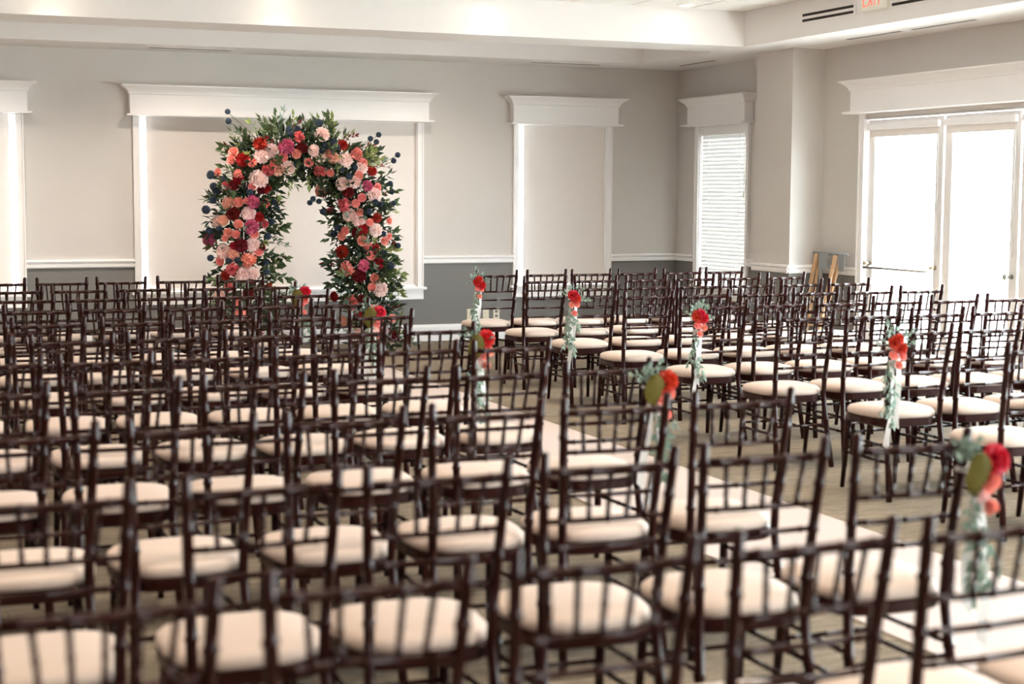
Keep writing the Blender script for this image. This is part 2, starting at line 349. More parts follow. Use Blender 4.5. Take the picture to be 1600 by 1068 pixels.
def unseen_window(n, side, a, c, z0, z1):
    w = struct(empty('window_%d' % n)); b = MB(); g = MB()
    N = max(1, round((c - a) / 1.05)); st = (c - a) / N
    def bx(bb, u0, u1, w0, w1, za, zb):
        if side == 'right': bb.box(R + w0, R + w1, u0, u1, za, zb)
        elif side == 'left': bb.box(XL - w1, XL - w0, u0, u1, za, zb)
        else: bb.box(u0, u1, YF - w1, YF - w0, za, zb)
    for k in range(N + 1): bx(b, max(a, a + k * st - .05), min(c, a + k * st + .05), .03, .08, z0, z1)
    bx(b, a, c, .03, .08, z0, z0 + .1); bx(b, a, c, .03, .08, z1 - .1, z1); b.build('sash', M['trim'], w)
    bx(g, a, c, .052, .058, z0, z1); g.build('pane', M['glass'], w)
n = 5
for y0, y1, zt in RIGHT_UNITS[1:]: unseen_window(n, 'right', y0, y1, 0, zt); n += 1
for x0, x1 in FRONT_UNITS: unseen_window(n, 'front', x0, x1, .5, 2.3); n += 1
for y0, y1 in LEFT_UNITS: unseen_window(n, 'left', y0, y1, .5, 2.3); n += 1

# ------------------------------------------------------------------ fittings
def slot_vent(label, ycen, zc):
    v = tag(empty('air_vent', (SX, ycen, zc)), label, 'vent', 'slot air vents in the tray ceiling')
    b = MB(); b.box(-.006, .0, -.425, .425, .036, .052); b.box(-.006, 0, -.425, .425, -.052, -.036); b.box(-.006, 0, -.425, -.40, -.036, .036); b.box(-.006, 0, .40, .425, -.036, .036); b.box(-.006, 0, -.40, .40, -.012, .012)
    b.build('frame', M['ceil'], v)
    for z in (.024, -.024):
        b = MB(); b.box(-.002, 0.0, -.40, .40, z - .0125, z + .0125); b.build('slot', M['dark'], v)
slot_vent('two-slot white air vent between the exit sign and the ceiling corner', 11.92, 3.172)
slot_vent('two-slot white air vent beyond the exit sign, cut by the picture edge', 10.58, 3.172)
def line_vent(label, x0, x1, y0, y1):
    v = tag(empty('air_vent', ((x0 + x1) / 2, (y0 + y1) / 2, ZS)), label, 'vent', 'linear air vents under the soffit')
    hx, hy = (x1 - x0) / 2, (y1 - y0) / 2
    b = MB(); b.box(-hx - .02, hx + .02, -hy - .02, hy + .02, -.004, 0); b.build('frame', M['ceil'], v)
    b = MB(); b.box(-hx, hx, -hy, hy, -.006, -.004); b.build('slot', M['dark'], v)
line_vent('thin dark air slot under the soffit near the room corner', 8.285, 8.31, 14.78, 15.55)
line_vent('thin air slot under the soffit, next to the pilaster above the doors', 8.25, 8.275, 11.5, 12.3)
line_vent('thin air slot under the soffit above the second glass door', 8.25, 8.275, 10.5, 11.34)
line_vent('thin air slot under the soffit above the wide window', 2.6, 3.4, 15.82, 15.845)
line_vent('thin air slot under the soffit above the narrow shaded window', 6.65, 7.45, 15.82, 15.845)
for x, y, lab in ((7.03, 13.08, 'small recessed downlight in the tiled ceiling nearest the exit sign'), (5.15, 13.08, 'recessed downlight in the tiled ceiling, second from the exit sign corner'), (3.25, 13.08, 'recessed downlight in the tiled ceiling, third from the exit sign corner'), (1.4, 13.08, 'recessed downlight in the tiled ceiling, fourth from the exit sign corner')):
    v = tag(empty('downlight', (x, y, ZC)), lab, 'light', 'recessed downlights')
    b = MB(); n_ = 20; rg = lambda r, z: [(r * math.cos(2 * PI * k / n_), r * math.sin(2 * PI * k / n_), z) for k in range(n_)]
    b.loft([rg(.085, .0), rg(.085, -.006), rg(.062, -.008), rg(.058, -.001)], smooth=True, cap=False); b.build('trim_ring', M['trim'], v)
    b = MB(); b.loft([rg(.058, -.001), rg(.03, -.0015)], cap=True); b.build('lens', M['bulb'], v)
# exit sign on the tray's upright face
ex = tag(empty('exit_sign', (SX, 11.19, 3.225)), 'white exit sign with red lettering between the two slot vents', 'sign')
b = MB(); b.box(-.04, 0, -.19, .19, -.1, .1); bevel(b.build('housing', M['sign'], ex), .006)
b = MB(); b.box(-.043, -.039, -.165, .165, -.085, .085); fc = b.build('face', M['sign'], ex)
def letter(ch, y):   # seen from -X, so +Y runs to the viewer's left
    b = MB(); h, w, t = .062, .028, .011
    def bar(u0, u1, z0, z1): b.box(-.0455, -.0425, y - u1, y - u0, z0, z1)
    if ch == 'E': bar(-w, -w + t, -h, h); [bar(-w, w, q - t / 2, q + t / 2) for q in (-h + t / 2, 0, h - t / 2)]
    if ch == 'I': bar(-t / 2, t / 2, -h, h)
    if ch == 'T': bar(-t / 2, t / 2, -h, h); bar(-w, w, h - t, h)
    if ch == 'X':
        for s in (1, -1):
            p = [(-w * s - t * .6, -h), (-w * s + t * .6, -h), (w * s + t * .6, h), (w * s - t * .6, h)]
            b.loft([[(-.0455, y - u, q) for u, q in p], [(-.0425, y - u, q) for u, q in p]])
    b.build('letter', M['exit'], ex)
for ch, y in zip('EXIT', (.112, .035, -.027, -.085)): letter(ch, y)
# sockets on the dado
for x, lab in ((6.10, 'cream wall outlet on the grey dado, nearest the wide window'), (6.285, 'cream wall outlet on the grey dado, middle of the three'), (6.41, 'cream wall outlet on the grey dado, nearest the narrow window')):
    v = tag(empty('wall_outlet', (x, D, .28)), lab, 'outlet', 'outlets on the dado')
    b = MB(); b.box(-.036, .036, -.007, 0, -.058, .058); bevel(b.build('plate', M['plate'], v), .003)
    for z in (.024, -.024):
        b = MB(); b.box(-.017, .017, -.010, -.006, z - .015, z + .015); bevel(b.build('socket', M['dado'] if x > 6.35 else M['plate'], v), .004)
# folded wooden stand leaning on the wall by the pilaster
st = tag(empty('folding_stand', (8.36, 12.98, 0)), 'pale wooden folding stand with grey-blue straps leaning in the pilaster corner', 'stand')
def bar4(p0, p1, w, t, name, m, par):
    b = MB(); p0, p1 = Vector(p0), Vector(p1); d = (p1 - p0).normalized(); a = Vector((0, 1, 0)); a = (a - d * a.dot(d)).normalized(); c = d.cross(a)
    rg = lambda p: [p + a * w + c * t, p - a * w + c * t, p - a * w - c * t, p + a * w - c * t]
    b.loft([rg(p0), rg(p1)]); o = b.build(name, M[m], par); bevel(o, .004); return o
bar4((-.02, .22, 0.0), (.20, .19, 1.035), .022, .011, 'leg', 'oak', st); bar4((.02, .15, 0.0), (.235, .185, 1.02), .018, .011, 'leg', 'oak', st)
bar4((-.02, -.10, 0.0), (.20, -.13, 1.03), .022, .011, 'leg', 'oak', st); bar4((.01, -.05, 0.0), (.235, -.17, 1.02), .020, .011, 'leg', 'oak', st)
for x, z, y0, y1 in ((.195, 1.045, .24, -.34), (.225, 1.035, .22, -.30)):
    b = MB(); b.tube([(x, y0, z), (x, y1, z)], .011, 8); b.build('top_bar', M['strap'], st)
b = MB(); b.box(.185, .190, -.02, .14, .90, 1.045); b.build('strap', M['strap'], st)
b = MB(); b.box(.185, .190, .07, .13, .75, .905); b.build('strap', M['strap'], st)
b = MB(); b.box(.185, .190, -.30, -.20, .88, 1.04); b.build('strap', M['strap'], st)
b = MB(); b.tube([(.06, .20, .35), (.06, -.10, .35)], .010, 8); b.build('cross_rung', M['oak'], st)

# aisle runner
rn = MB(); NX, NY = 8, 120; X0, X1, Y0, Y1 = 3.42, 4.40, 1.2, 14.25
top = [(X0 + (X1 - X0) * i / NX, Y0 + (Y1 - Y0) * j / NY, .005 + .0025 * math.sin(j * 1.7 + i) * math.sin(j * .61) * (0 if i in (0, NX) else 1)) for j in range(NY + 1) for i in range(NX + 1)]
rn.add(top, [(j * (NX + 1) + i, j * (NX + 1) + i + 1, (j + 1) * (NX + 1) + i + 1, (j + 1) * (NX + 1) + i) for j in range(NY) for i in range(NX)], 0, True)
rn.box(X0, X1, Y0, Y1, .0005, .0035)
tag(rn.build('aisle_runner', M['runner']), 'off-white cloth aisle runner laid on the carpet between the chair blocks', 'runner')

# ------------------------------------------------------------------ chairs
def ringed(pts, r0, r1, rings, n=8, rr=.0035, cap_round=False):
    """bamboo-style tube with raised rings at parameters `rings` (0..1 along the length)"""
    pts = [Vector(p) for p in pts]; L = [0]
    for a, c in zip(pts[:-1], pts[1:]): L.append(L[-1] + (c - a).length)
    T = sorted({0, 1, *[l / L[-1] for l in L], *[min(1, max(0, t + d)) for t in rings for d in (-.010, -.004, .004, .010)]})
    P, Rd = [], []
    for t in T:
        s = t * L[-1]; i = max(k for k in range(len(L)) if L[k] <= s + 1e-9); i = min(i, len(pts) - 2)
        f = (s - L[i]) / (L[i + 1] - L[i]); P.append(pts[i].lerp(pts[i + 1], f)); r = r0 + (r1 - r0) * t
        if any(abs(t - q) < .0045 for q in rings): r += rr
        Rd.append(r)
    if cap_round:
        d = (P[-1] - P[-2]).normalized(); P += [P[-1] + d * .006, P[-1] + d * .010]; Rd += [r1 * .8, r1 * .35]
    b = MB(); b.tube(P, Rd, n); return b
def post_pts(s): return [(s * .188, -.262, 0), (s * .176, -.222, .22), (s * .166, -.192, .42), (s * .168, -.196, .52), (s * .178, -.222, .72), (s * .188, -.252, .925)]
def post_at(s, z):
    p = post_pts(s)
    for a, c in zip(p[:-1], p[1:]):
        if a[2] <= z <= c[2]: return Vector(a).lerp(Vector(c), (z - a[2]) / (c[2] - a[2]))
def sup(w, d, e, n, z, taper=0.0):
    out = []
    for k in range(n):
        t = 2 * PI * k / n; c, s = math.cos(t), math.sin(t)
        x = math.copysign(abs(c) ** e, c) * w / 2; y = math.copysign(abs(s) ** e, s) * d / 2
        out.append((x * (1 + taper * y / (d / 2)), y, z))
    return out
CH = []   # (name, mesh)
b = MB(); rs = []
for z, k in ((.424, .93), (.430, .985), (.442, 1.0), (.455, .985), (.466, .93), (.474, .80), (.479, .58), (.481, .30)): rs.append(sup(.412 * k, .405 * k, .62, 28, z, .05))
b.loft(rs, smooth=True); CH.append(('cushion', b.mesh('cushion', M['cush'])))
b = MB(); b.loft([sup(.385, .385, .5, 24, .383, .04), sup(.40, .40, .5, 24, .388, .04), sup(.40, .40, .5, 24, .42, .04), sup(.385, .385, .5, 24, .425, .04)]); CH.append(('seat_frame', b.mesh('seat_frame', M['wood'])))
for s in (-1, 1): CH.append(('back_post', ringed(post_pts(s), .0165, .0138, (.30, .56, .72, .86, .95), 8, cap_round=True).mesh('back_post', M['wood'])))
for s in (-1, 1): CH.append(('front_leg', ringed([(s * .172, .198, 0), (s * .166, .178, .22), (s * .162, .165, .40)], .0125, .0185, (.5, .78, .93), 8).mesh('front_leg', M['wood'])))
def crossrail(name, z, r, bow, rings):
    a, c = post_at(-1, z), post_at(1, z)
    return (name, ringed([a, a.lerp(c, .25) + Vector((0, -bow * .75, 0)), a.lerp(c, .5) + Vector((0, -bow, 0)), a.lerp(c, .75) + Vector((0, -bow * .75, 0)), c], r, r, rings, 7, .003).mesh(name, M['wood']))
CH.append(crossrail('crest_rail', .878, .0115, .012, (.12, .35, .65, .88)))
for z in (.742, .668, .592): CH.append(crossrail('back_rail', z, .0082, .010, (.12, .5, .88)))
for k in range(5):
    u = (k - 2) / 2; x0 = u * .108; x1 = u * .122
    y0 = post_at(1, .742).y - .010 * (1 - .35 * u * u); y1 = post_at(1, .878).y - .012 * (1 - .35 * u * u)
    CH.append(('spindle', ringed([(x0, y0, .742), (x1, y1, .878)], .0068, .0068, (.14, .5, .86), 6, .0025).mesh('spindle', M['wood'])))
def leg_at(s, z):
    p = [(s * .172, .198, 0), (s * .166, .178, .22), (s * .162, .165, .40)]
    for a, c in zip(p[:-1], p[1:]):
        if a[2] <= z <= c[2]: return Vector(a).lerp(Vector(c), (z - a[2]) / (c[2] - a[2]))
for s in (-1, 1):
    for z in (.20, .285): CH.append(('stretcher', ringed([post_at(s, z), leg_at(s, z)], .0078, .0078, (.15, .5, .85), 6, .0025).mesh('stretcher', M['wood'])))
for z in (.225, .31): CH.append(('stretcher', ringed([leg_at(-1, z), leg_at(1, z)], .0078, .0078, (.15, .5, .85), 6, .0025).mesh('stretcher', M['wood'])))
CH.append(('stretcher', ringed([post_at(-1, .25), post_at(1, .25)], .0078, .0078, (.15, .5, .85), 6, .0025).mesh('stretcher', M['wood'])))
ORD = ['', 'first', 'second', 'third', 'fourth', 'fifth', 'sixth', 'seventh', 'eighth', 'ninth', 'tenth', 'eleventh']
def chair(x, y, rz, label):
    r = tag(empty('banquet_chair', (x, y, 0), rz), label, 'chair', 'dark chairs set in rows facing the flower arch')
    for n, me in CH: obj(n, me, r)
    return r
def rowy(r): return 3.97 + (10 - r) * 1.0056 + {8: .05, 7: .04}.get(r, 0)
def rowz(r): return 13.13 - (r - 1) * 1.005
def spread(a, n, p): return [a + p * k for k in range(n)]
AX_A = {1: spread(2.80, 5, -.466), 2: spread(2.81, 5, -.466), 3: spread(2.79, 5, -.466), 4: spread(2.775, 5, -.466), 5: spread(2.735, 5, -.466), 6: spread(2.74, 6, -.466), 7: spread(2.755, 6, -.460),
        8: [2.772, 2.29, 1.80, 1.324, .85, .39], 9: [2.785, 2.315, 1.835, 1.37, .887, .42], 10: [2.755, 2.262, 1.79, 1.31, .853, .37], 11: spread(2.70, 6, -.466)}
AX_B = {1: spread(5.10, 6, .455), 2: spread(5.12, 6, .457), 3: spread(5.085, 6, .457), 4: spread(5.04, 6, .459), 5: spread(5.04, 6, .457), 6: spread(5.05, 6, .457), 7: spread(5.105, 6, .457), 8: spread(5.03, 6, .457)}
POSY = []
for r, xs in AX_A.items():
    for k in range(len(xs)):
        posy = k == 0 and r % 2 == 0
        if k == 0: lab = ('dark chair with flower posy on its post, %s row from arch, side away from doors' if posy else 'dark spindle-back aisle chair without posy, %s row from arch, side away from doors') % ORD[r]
        else: lab = 'dark spindle-back chair, cream seat, %s row from arch, %s from aisle, side away from doors' % (ORD[r], ORD[k + 1])
        j = .012
        x, y, a = xs[k] + rnd.uniform(-j, j) * (k > 0), rowy(r) + rnd.uniform(-j, j), math.radians(rnd.uniform(-2, 2))
        c = chair(x, y, a, lab)
        if posy: POSY.append((x, y, a, 1, r))
for r, xs in AX_B.items():
    for k in range(len(xs)):
        posy = k == 0 and r % 2 == 1
        if k == 0: lab = ('dark spindle-back chair with flower posy on its post, %s row from arch, glass-door side' if posy else 'dark spindle-back aisle chair without posy, %s row from arch, glass-door side') % ORD[r]
        else: lab = 'dark spindle-back chair, cream seat, %s row from arch, %s from aisle, glass-door side' % (ORD[r], ORD[k + 1])
        j = .012
        x, y, a = xs[k] + rnd.uniform(-j, j) * (k > 0), rowz(r) + rnd.uniform(-j, j), math.radians(rnd.uniform(-2, 2))
        c = chair(x, y, a, lab)
        if posy: POSY.append((x, y, a, -1, r))

# ------------------------------------------------------------------ flowers
def petal(b, base, dirv, nrm, L, Wd, curl, tip=.5, mi=0):
    """cupped petal: 3 rows of verts from base along dirv, bending towards nrm"""
    d = Vector(dirv).normalized(); n = Vector(nrm); n = (n - d * n.dot(d)).normalized(); s = d.cross(n)
    vs = []
    for t, w in ((0, .35), (.5, 1), (1, tip)):
        p = Vector(base) + d * (L * t) + n * (curl * t * t)
        for u in (-1, 0, 1): vs.append(p + s * (Wd * w * u / 2) + n * (-.12 * Wd * (1 - abs(u)) * w))
    b.add(vs, [(0, 1, 4, 3), (1, 2, 5, 4), (3, 4, 7, 6), (4, 5, 8, 7)], mi, True)
def rose_mesh(name, m, seed, layers=((.10, 4, .85), (.25, 5, .70), (.42, 6, .48), (.62, 7, .22))):
    r = random.Random(seed); b = MB()    # unit radius 0.5, faces +Z
    for rad, n, up in layers:
        off = r.random() * 6
        for k in range(n):
            t = off + 2 * PI * k / n; o = Vector((math.cos(t), math.sin(t), 0))
            base = o * (rad * .45) + Vector((0, 0, -.12)); d = (o * (1 - up) + Vector((0, 0, up))).normalized()
            petal(b, base, d, o * .3 + Vector((0, 0, -1)) if up < .4 else o, .42, .42 + rad * .25, .05 + .1 * rad, .75)
    b.loft([[(math.cos(2 * PI * k / 8) * q, math.sin(2 * PI * k / 8) * q, z) for k in range(8)] for q, z in ((.12, -.3), (.33, -.2), (.36, -.03), (.22, .12), (.05, .2))], smooth=True)
    return b.mesh(name, m)
def dahlia_mesh(name, m, seed):
    r = random.Random(seed); b = MB()
    for rad, n, up in ((.06, 6, .95), (.14, 9, .8), (.22, 12, .6), (.30, 14, .38), (.36, 15, .15), (.38, 15, -.05)):
        off = r.random() * 6
        for k in range(n):
            t = off + 2 * PI * k / n; o = Vector((math.cos(t), math.sin(t), 0)); d = (o * max(.1, 1 - abs(up)) + Vector((0, 0, up * .8))).normalized()
            L = .12 + rad * .42; base = o * rad * .62 + Vector((0, 0, .22 - rad * .7)); s = Vector((-o.y, o.x, 0))
            w = .055 + rad * .05; n_ = Vector((0, 0, 1)) * .03
            b.add([base, base + d * L * .55 + s * w + n_, base + d * L * 1.1, base + d * L * .55 - s * w + n_], [(0, 1, 2, 3)], 0, False)
    b.loft([[(math.cos(2 * PI * k / 8) * q, math.sin(2 * PI * k / 8) * q, z) for k in range(8)] for q, z in ((.1, -.25), (.34, -.1), (.3, .02), (.1, .16))], smooth=True)
    return b.mesh(name, m)
def carn_mesh(name, m, seed):
    r = random.Random(seed); b = MB()
    for i in range(46):
        z = r.uniform(.05, 1); t = r.random() * 2 * PI; q = math.sqrt(1 - z * z); o = Vector((q * math.cos(t), q * math.sin(t), z))
        s = o.cross(Vector((r.uniform(-1, 1), r.uniform(-1, 1), r.uniform(-1, 1)))).normalized(); base = o * .22; L = .28; w = .13
        row = []
        for u in range(5): row.append(base + o * (L + (.045 if u % 2 else -.02)) + s * w * (u / 2 - 1) + o.cross(s) * r.uniform(-.06, .06))
        row0 = [base + s * w * .35 * (u / 2 - 1) for u in range(5)]
        b.add(row0 + row, [(u, u + 1, u + 6, u + 5) for u in range(4)], 0, False)
    b.loft([[(math.cos(2 * PI * k / 8) * q, math.sin(2 * PI * k / 8) * q, z) for k in range(8)] for q, z in ((.12, -.25), (.36, -.1), (.36, .08), (.2, .25))], smooth=True)
    return b.mesh(name, m)
def thistle_mesh(name, m):
    bm = bmesh.new(); bmesh.ops.create_icosphere(bm, subdivisions=2, radius=.40)
    r = bmesh.ops.poke(bm, faces=bm.faces[:])
    for v in r['verts']: v.co = v.co.normalized() * .52
    me = bpy.data.meshes.new(name); bm.to_mesh(me); bm.free(); me.materials.append(m); return me
FM = {'B': [rose_mesh('rose', M['fB'], i) for i in (1, 2)], 'C': [rose_mesh('ranunculus', M['fC'], i, ((.1, 4, .9), (.28, 5, .75), (.45, 7, .5))) for i in (3, 4)], 'P': [rose_mesh('rose', M['fP'], 5)], 'S': [rose_mesh('rose', M['fS'], 8)],
      'D': [dahlia_mesh('dahlia', M['fD'], i) for i in (1, 2)], 'R': [dahlia_mesh('dahlia', M['fR'], i) for i in (3, 4)], 'K': [carn_mesh('carnation', M['fK'], 1)], 'M': [carn_mesh('carnation', M['fM'], 2)], 'O': [carn_mesh('carnation', M['fO'], 3)], 'T': [thistle_mesh('thistle', M['fT'])]}
def leafgeo(b, base, d, n, L, w, mi=0):
    d = Vector(d).normalized(); n = Vector(n); n = (n - d * n.dot(d)).normalized(); s = d.cross(n); base = Vector(base)
    b.add([base, base + d * L * .45 + s * w / 2 + n * w * .12, base + d * L * .5 - n * w * .04, base + d * L * .45 - s * w / 2 + n * w * .12, base + d * L - n * L * .08], [(0, 1, 2), (0, 2, 3), (1, 4, 2), (2, 4, 3)], mi, False)
def sprig_mesh(name, m, seed, L=.2, n=9, ll=.06, lw=.024, droop=.06):
    r = random.Random(seed); b = MB()    # grows along +Z from origin
    pts = [(0, droop * (t / 4) ** 2, L * t / 4) for t in range(5)]; b.tube(pts, [.0022, .002, .0017, .0013, .0008], 4, 1)
    for k in range(n):
        t = .18 + .80 * k / (n - 1); i = min(3, int(t * 4)); p = Vector(pts[i]).lerp(Vector(pts[i + 1]), t * 4 - i); a = k * 2.4 + r.uniform(-.4, .4)
        o = Vector((math.cos(a), math.sin(a) * .8, .75 + .3 * t)); k_ = r.uniform(.8, 1.15)
        leafgeo(b, p, o, Vector((r.uniform(-.4, .4), -1 + r.uniform(-.4, .4), r.uniform(-.2, .6))), ll * k_, lw * k_)
    leafgeo(b, pts[-1], (0, .1, 1), (0, -1, .2), ll, lw)
    return b.mesh(name, [m, M['stem']])
SP = {'g': [sprig_mesh('leaf_sprig', M['leaf'], i, .19, 8, .085, .040) for i in (1, 2)], 'd': [sprig_mesh('leaf_sprig', M['leafd'], i, .19, 9, .09, .038) for i in (3, 4)], 'l': [sprig_mesh('leaf_sprig', M['leafl'], 5, .17, 7, .08, .042)],
      'e': [sprig_mesh('eucalyptus_sprig', M['euc'], 6, .2, 8, .068, .046)], 'r': [sprig_mesh('russet_sprig', M['leafr'], 7, .17, 7, .07, .032)]}
def look(loc, zdir, spin, sc):
    q = Vector(zdir).to_track_quat('Z', 'Y').to_matrix().to_4x4()
    return Matrix.Translation(loc) @ q @ Matrix.Rotation(spin, 4, 'Z') @ Matrix.Scale(sc, 4)

arch = tag(empty('flower_arch', (3.95, 15.2, 0)), 'tall arch of red, blush and coral flowers with greenery before the wide window', 'flower arch')
CL = [(-.53, 0), (-.57, .7), (-.58, 1.35), (-.54, 1.75), (-.35, 1.99), (0, 2.05), (.30, 1.98), (.51, 1.70), (.58, 1.35), (.60, .9), (.67, .5), (.79, 0)]
CP = []
for (a0, z0), (a1, z1) in zip(CL[:-1], CL[1:]):
    for k in range(10): CP.append(Vector((a0 + (a1 - a0) * k / 10, 0, z0 + (z1 - z0) * k / 10)))
CP.append(Vector((CL[-1][0], 0, 0)))
for dy in (-.07, .07):
    b = MB(); b.tube([p + Vector((0, dy, 0)) for p in CP], .012, 6); b.build('arch_frame', M['iron'], arch)
def around(r, rad, front=True):
    i = r.randrange(len(CP)); p = CP[i]; t = (CP[min(i + 1, len(CP) - 1)] - CP[max(i - 1, 0)]).normalized(); a = t.cross(Vector((0, 1, 0)))
    th = r.uniform(-PI * .62, PI * .62) if front else r.uniform(-PI, PI)
    d = Vector((0, -1, 0)) * math.cos(th) + a * math.sin(th)
    return p + d * rad, d
# dense filler greenery: uncountable small leaves
r = random.Random(11); b = MB()
for k in range(5200):
    p, d = around(r, r.uniform(.0, .27), False)
    if p.z < .02: continue
    o = (d + Vector((r.uniform(-1, 1), r.uniform(-1, 1), r.uniform(-1, 1))) * .8).normalized()
    leafgeo(b, p, o, Vector((r.uniform(-1, 1), r.uniform(-1, 1), r.uniform(-1, 1))), r.uniform(.07, .115), r.uniform(.032, .052), 0 if r.random() < .72 else 1)
o = b.build('foliage', [M['leafd'], M['leaf']], arch); o['kind'] = 'stuff'
for k in range(190):
    p, d = around(r, .17)
    if p.z < .12: continue
    kind = r.choices('gdler', (.36, .34, .12, .10, .08))[0]
    sc = r.uniform(.75, 1.15)
    dd = (d + Vector((r.uniform(-.6, .6), r.uniform(-.3, .3), r.uniform(-.35, .7)))).normalized()
    obj(SP[kind][r.randrange(len(SP[kind]))].name.split('.')[0], SP[kind][r.randrange(len(SP[kind]))], arch, mw=look(p, dd, r.uniform(0, 6), sc))
# sprays that stand out of the outline
for kind, x, y, z, dx, dy, dz, sc in [('e', -.24, -.1, 2.16, -.1, -.1, 1, 1.1), ('g', -.30, -.1, 2.14, -.5, -.1, 1, 1.0), ('l', -.42, -.1, 2.10, -.3, -.1, 1, 1.0),
 ('l', .28, -.1, 2.12, .2, 0, 1, 1.1), ('g', .26, -.1, 2.12, -.1, 0, 1, 1.1), ('l', .33, -.12, 2.05, .5, -.1, .9, 1.0),
 ('l', -.60, -.1, 2.0, -.8, 0, .7, 1.1), ('g', -.58, -.1, 1.95, -1, 0, .3, 1.1), ('d', -.52, -.12, 2.02, -.5, 0, 1, 1.0),
 ('l', .55, -.18, 1.88, .6, -.3, .6, 1.0), ('l', .58, -.2, 1.84, .8, -.3, .3, 1.0), ('l', .52, -.2, 1.92, .3, -.4, .8, .9), ('r', .66, -.1, 1.85, 1, 0, .4, 1.0),
 ('l', .74, -.1, 1.02, 1, 0, .2, 1.2), ('l', .76, -.1, .86, 1, 0, -.1, 1.2), ('g', .74, -.1, 1.12, 1, 0, .4, 1.1), ('g', .72, -.1, .75, 1, -.1, -.3, 1.1), ('l', .72, -.1, 1.45, 1, 0, .1, 1.1), ('g', .70, -.1, 1.6, 1, 0, .3, 1.1),
 ('r', .44, -.18, .98, -1, -.1, .5, 1.1), ('r', .42, -.18, .92, -1, -.1, .1, 1.2), ('r', -.36, -.1, .90, 1, 0, .25, .8),
 ('d', .46, -.18, .88, -1, -.2, -.1, 1.2), ('d', .46, -.2, .82, -1, -.2, -.5, 1.2), ('d', .48, -.2, .76, -.8, -.3, -.9, 1.2), ('g', .52, -.2, .70, -.4, -.3, -1, 1.2), ('g', .60, -.22, .72, .1, -.3, -1, 1.2), ('d', .46, -.18, .95, -1, -.2, .2, 1.2), ('g', .48, -.2, .86, -.9, -.4, -.3, 1.1),
 ('g', .40, -.1, 1.32, -1, -.1, .2, 1.0), ('g', .42, -.1, 1.22, -1, -.1, -.2, 1.0), ('d', .40, -.1, 1.65, -.8, -.1, -.4, 1.0),
 ('g', -.40, -.1, 1.25, 1, -.1, .2, 1.0), ('e', -.40, -.1, 1.12, 1, -.1, .1, 1.0), ('g', -.40, -.1, .98, 1, -.1, 0, 1.0), ('g', -.40, -.1, .82, 1, -.1, -.2, 1.1), ('l', -.15, -.1, 1.78, .2, -.2, -1, .9), ('l', .05, -.1, 1.80, -.2, -.2, -1, .9), ('g', .18, -.1, 1.78, .2, -.2, -1, 1.0),
 ('d', -.74, -.1, 1.42, -1, 0, -.2, 1.1), ('g', -.74, -.1, 1.55, -1, 0, .2, 1.1), ('d', -.74, -.1, 1.25, -1, 0, -.4, 1.1), ('g', -.72, -.1, .78, -1, 0, -.3, 1.1), ('g', -.74, -.1, .62, -.8, -.1, -.6, 1.1), ('r', -.78, -.1, 1.1, -1, 0, .1, .9)]:
    obj(SP[kind][0].name.split('.')[0], SP[kind][0], arch, mw=look((x, y, z), (dx, dy, dz), r.uniform(0, 6), sc))
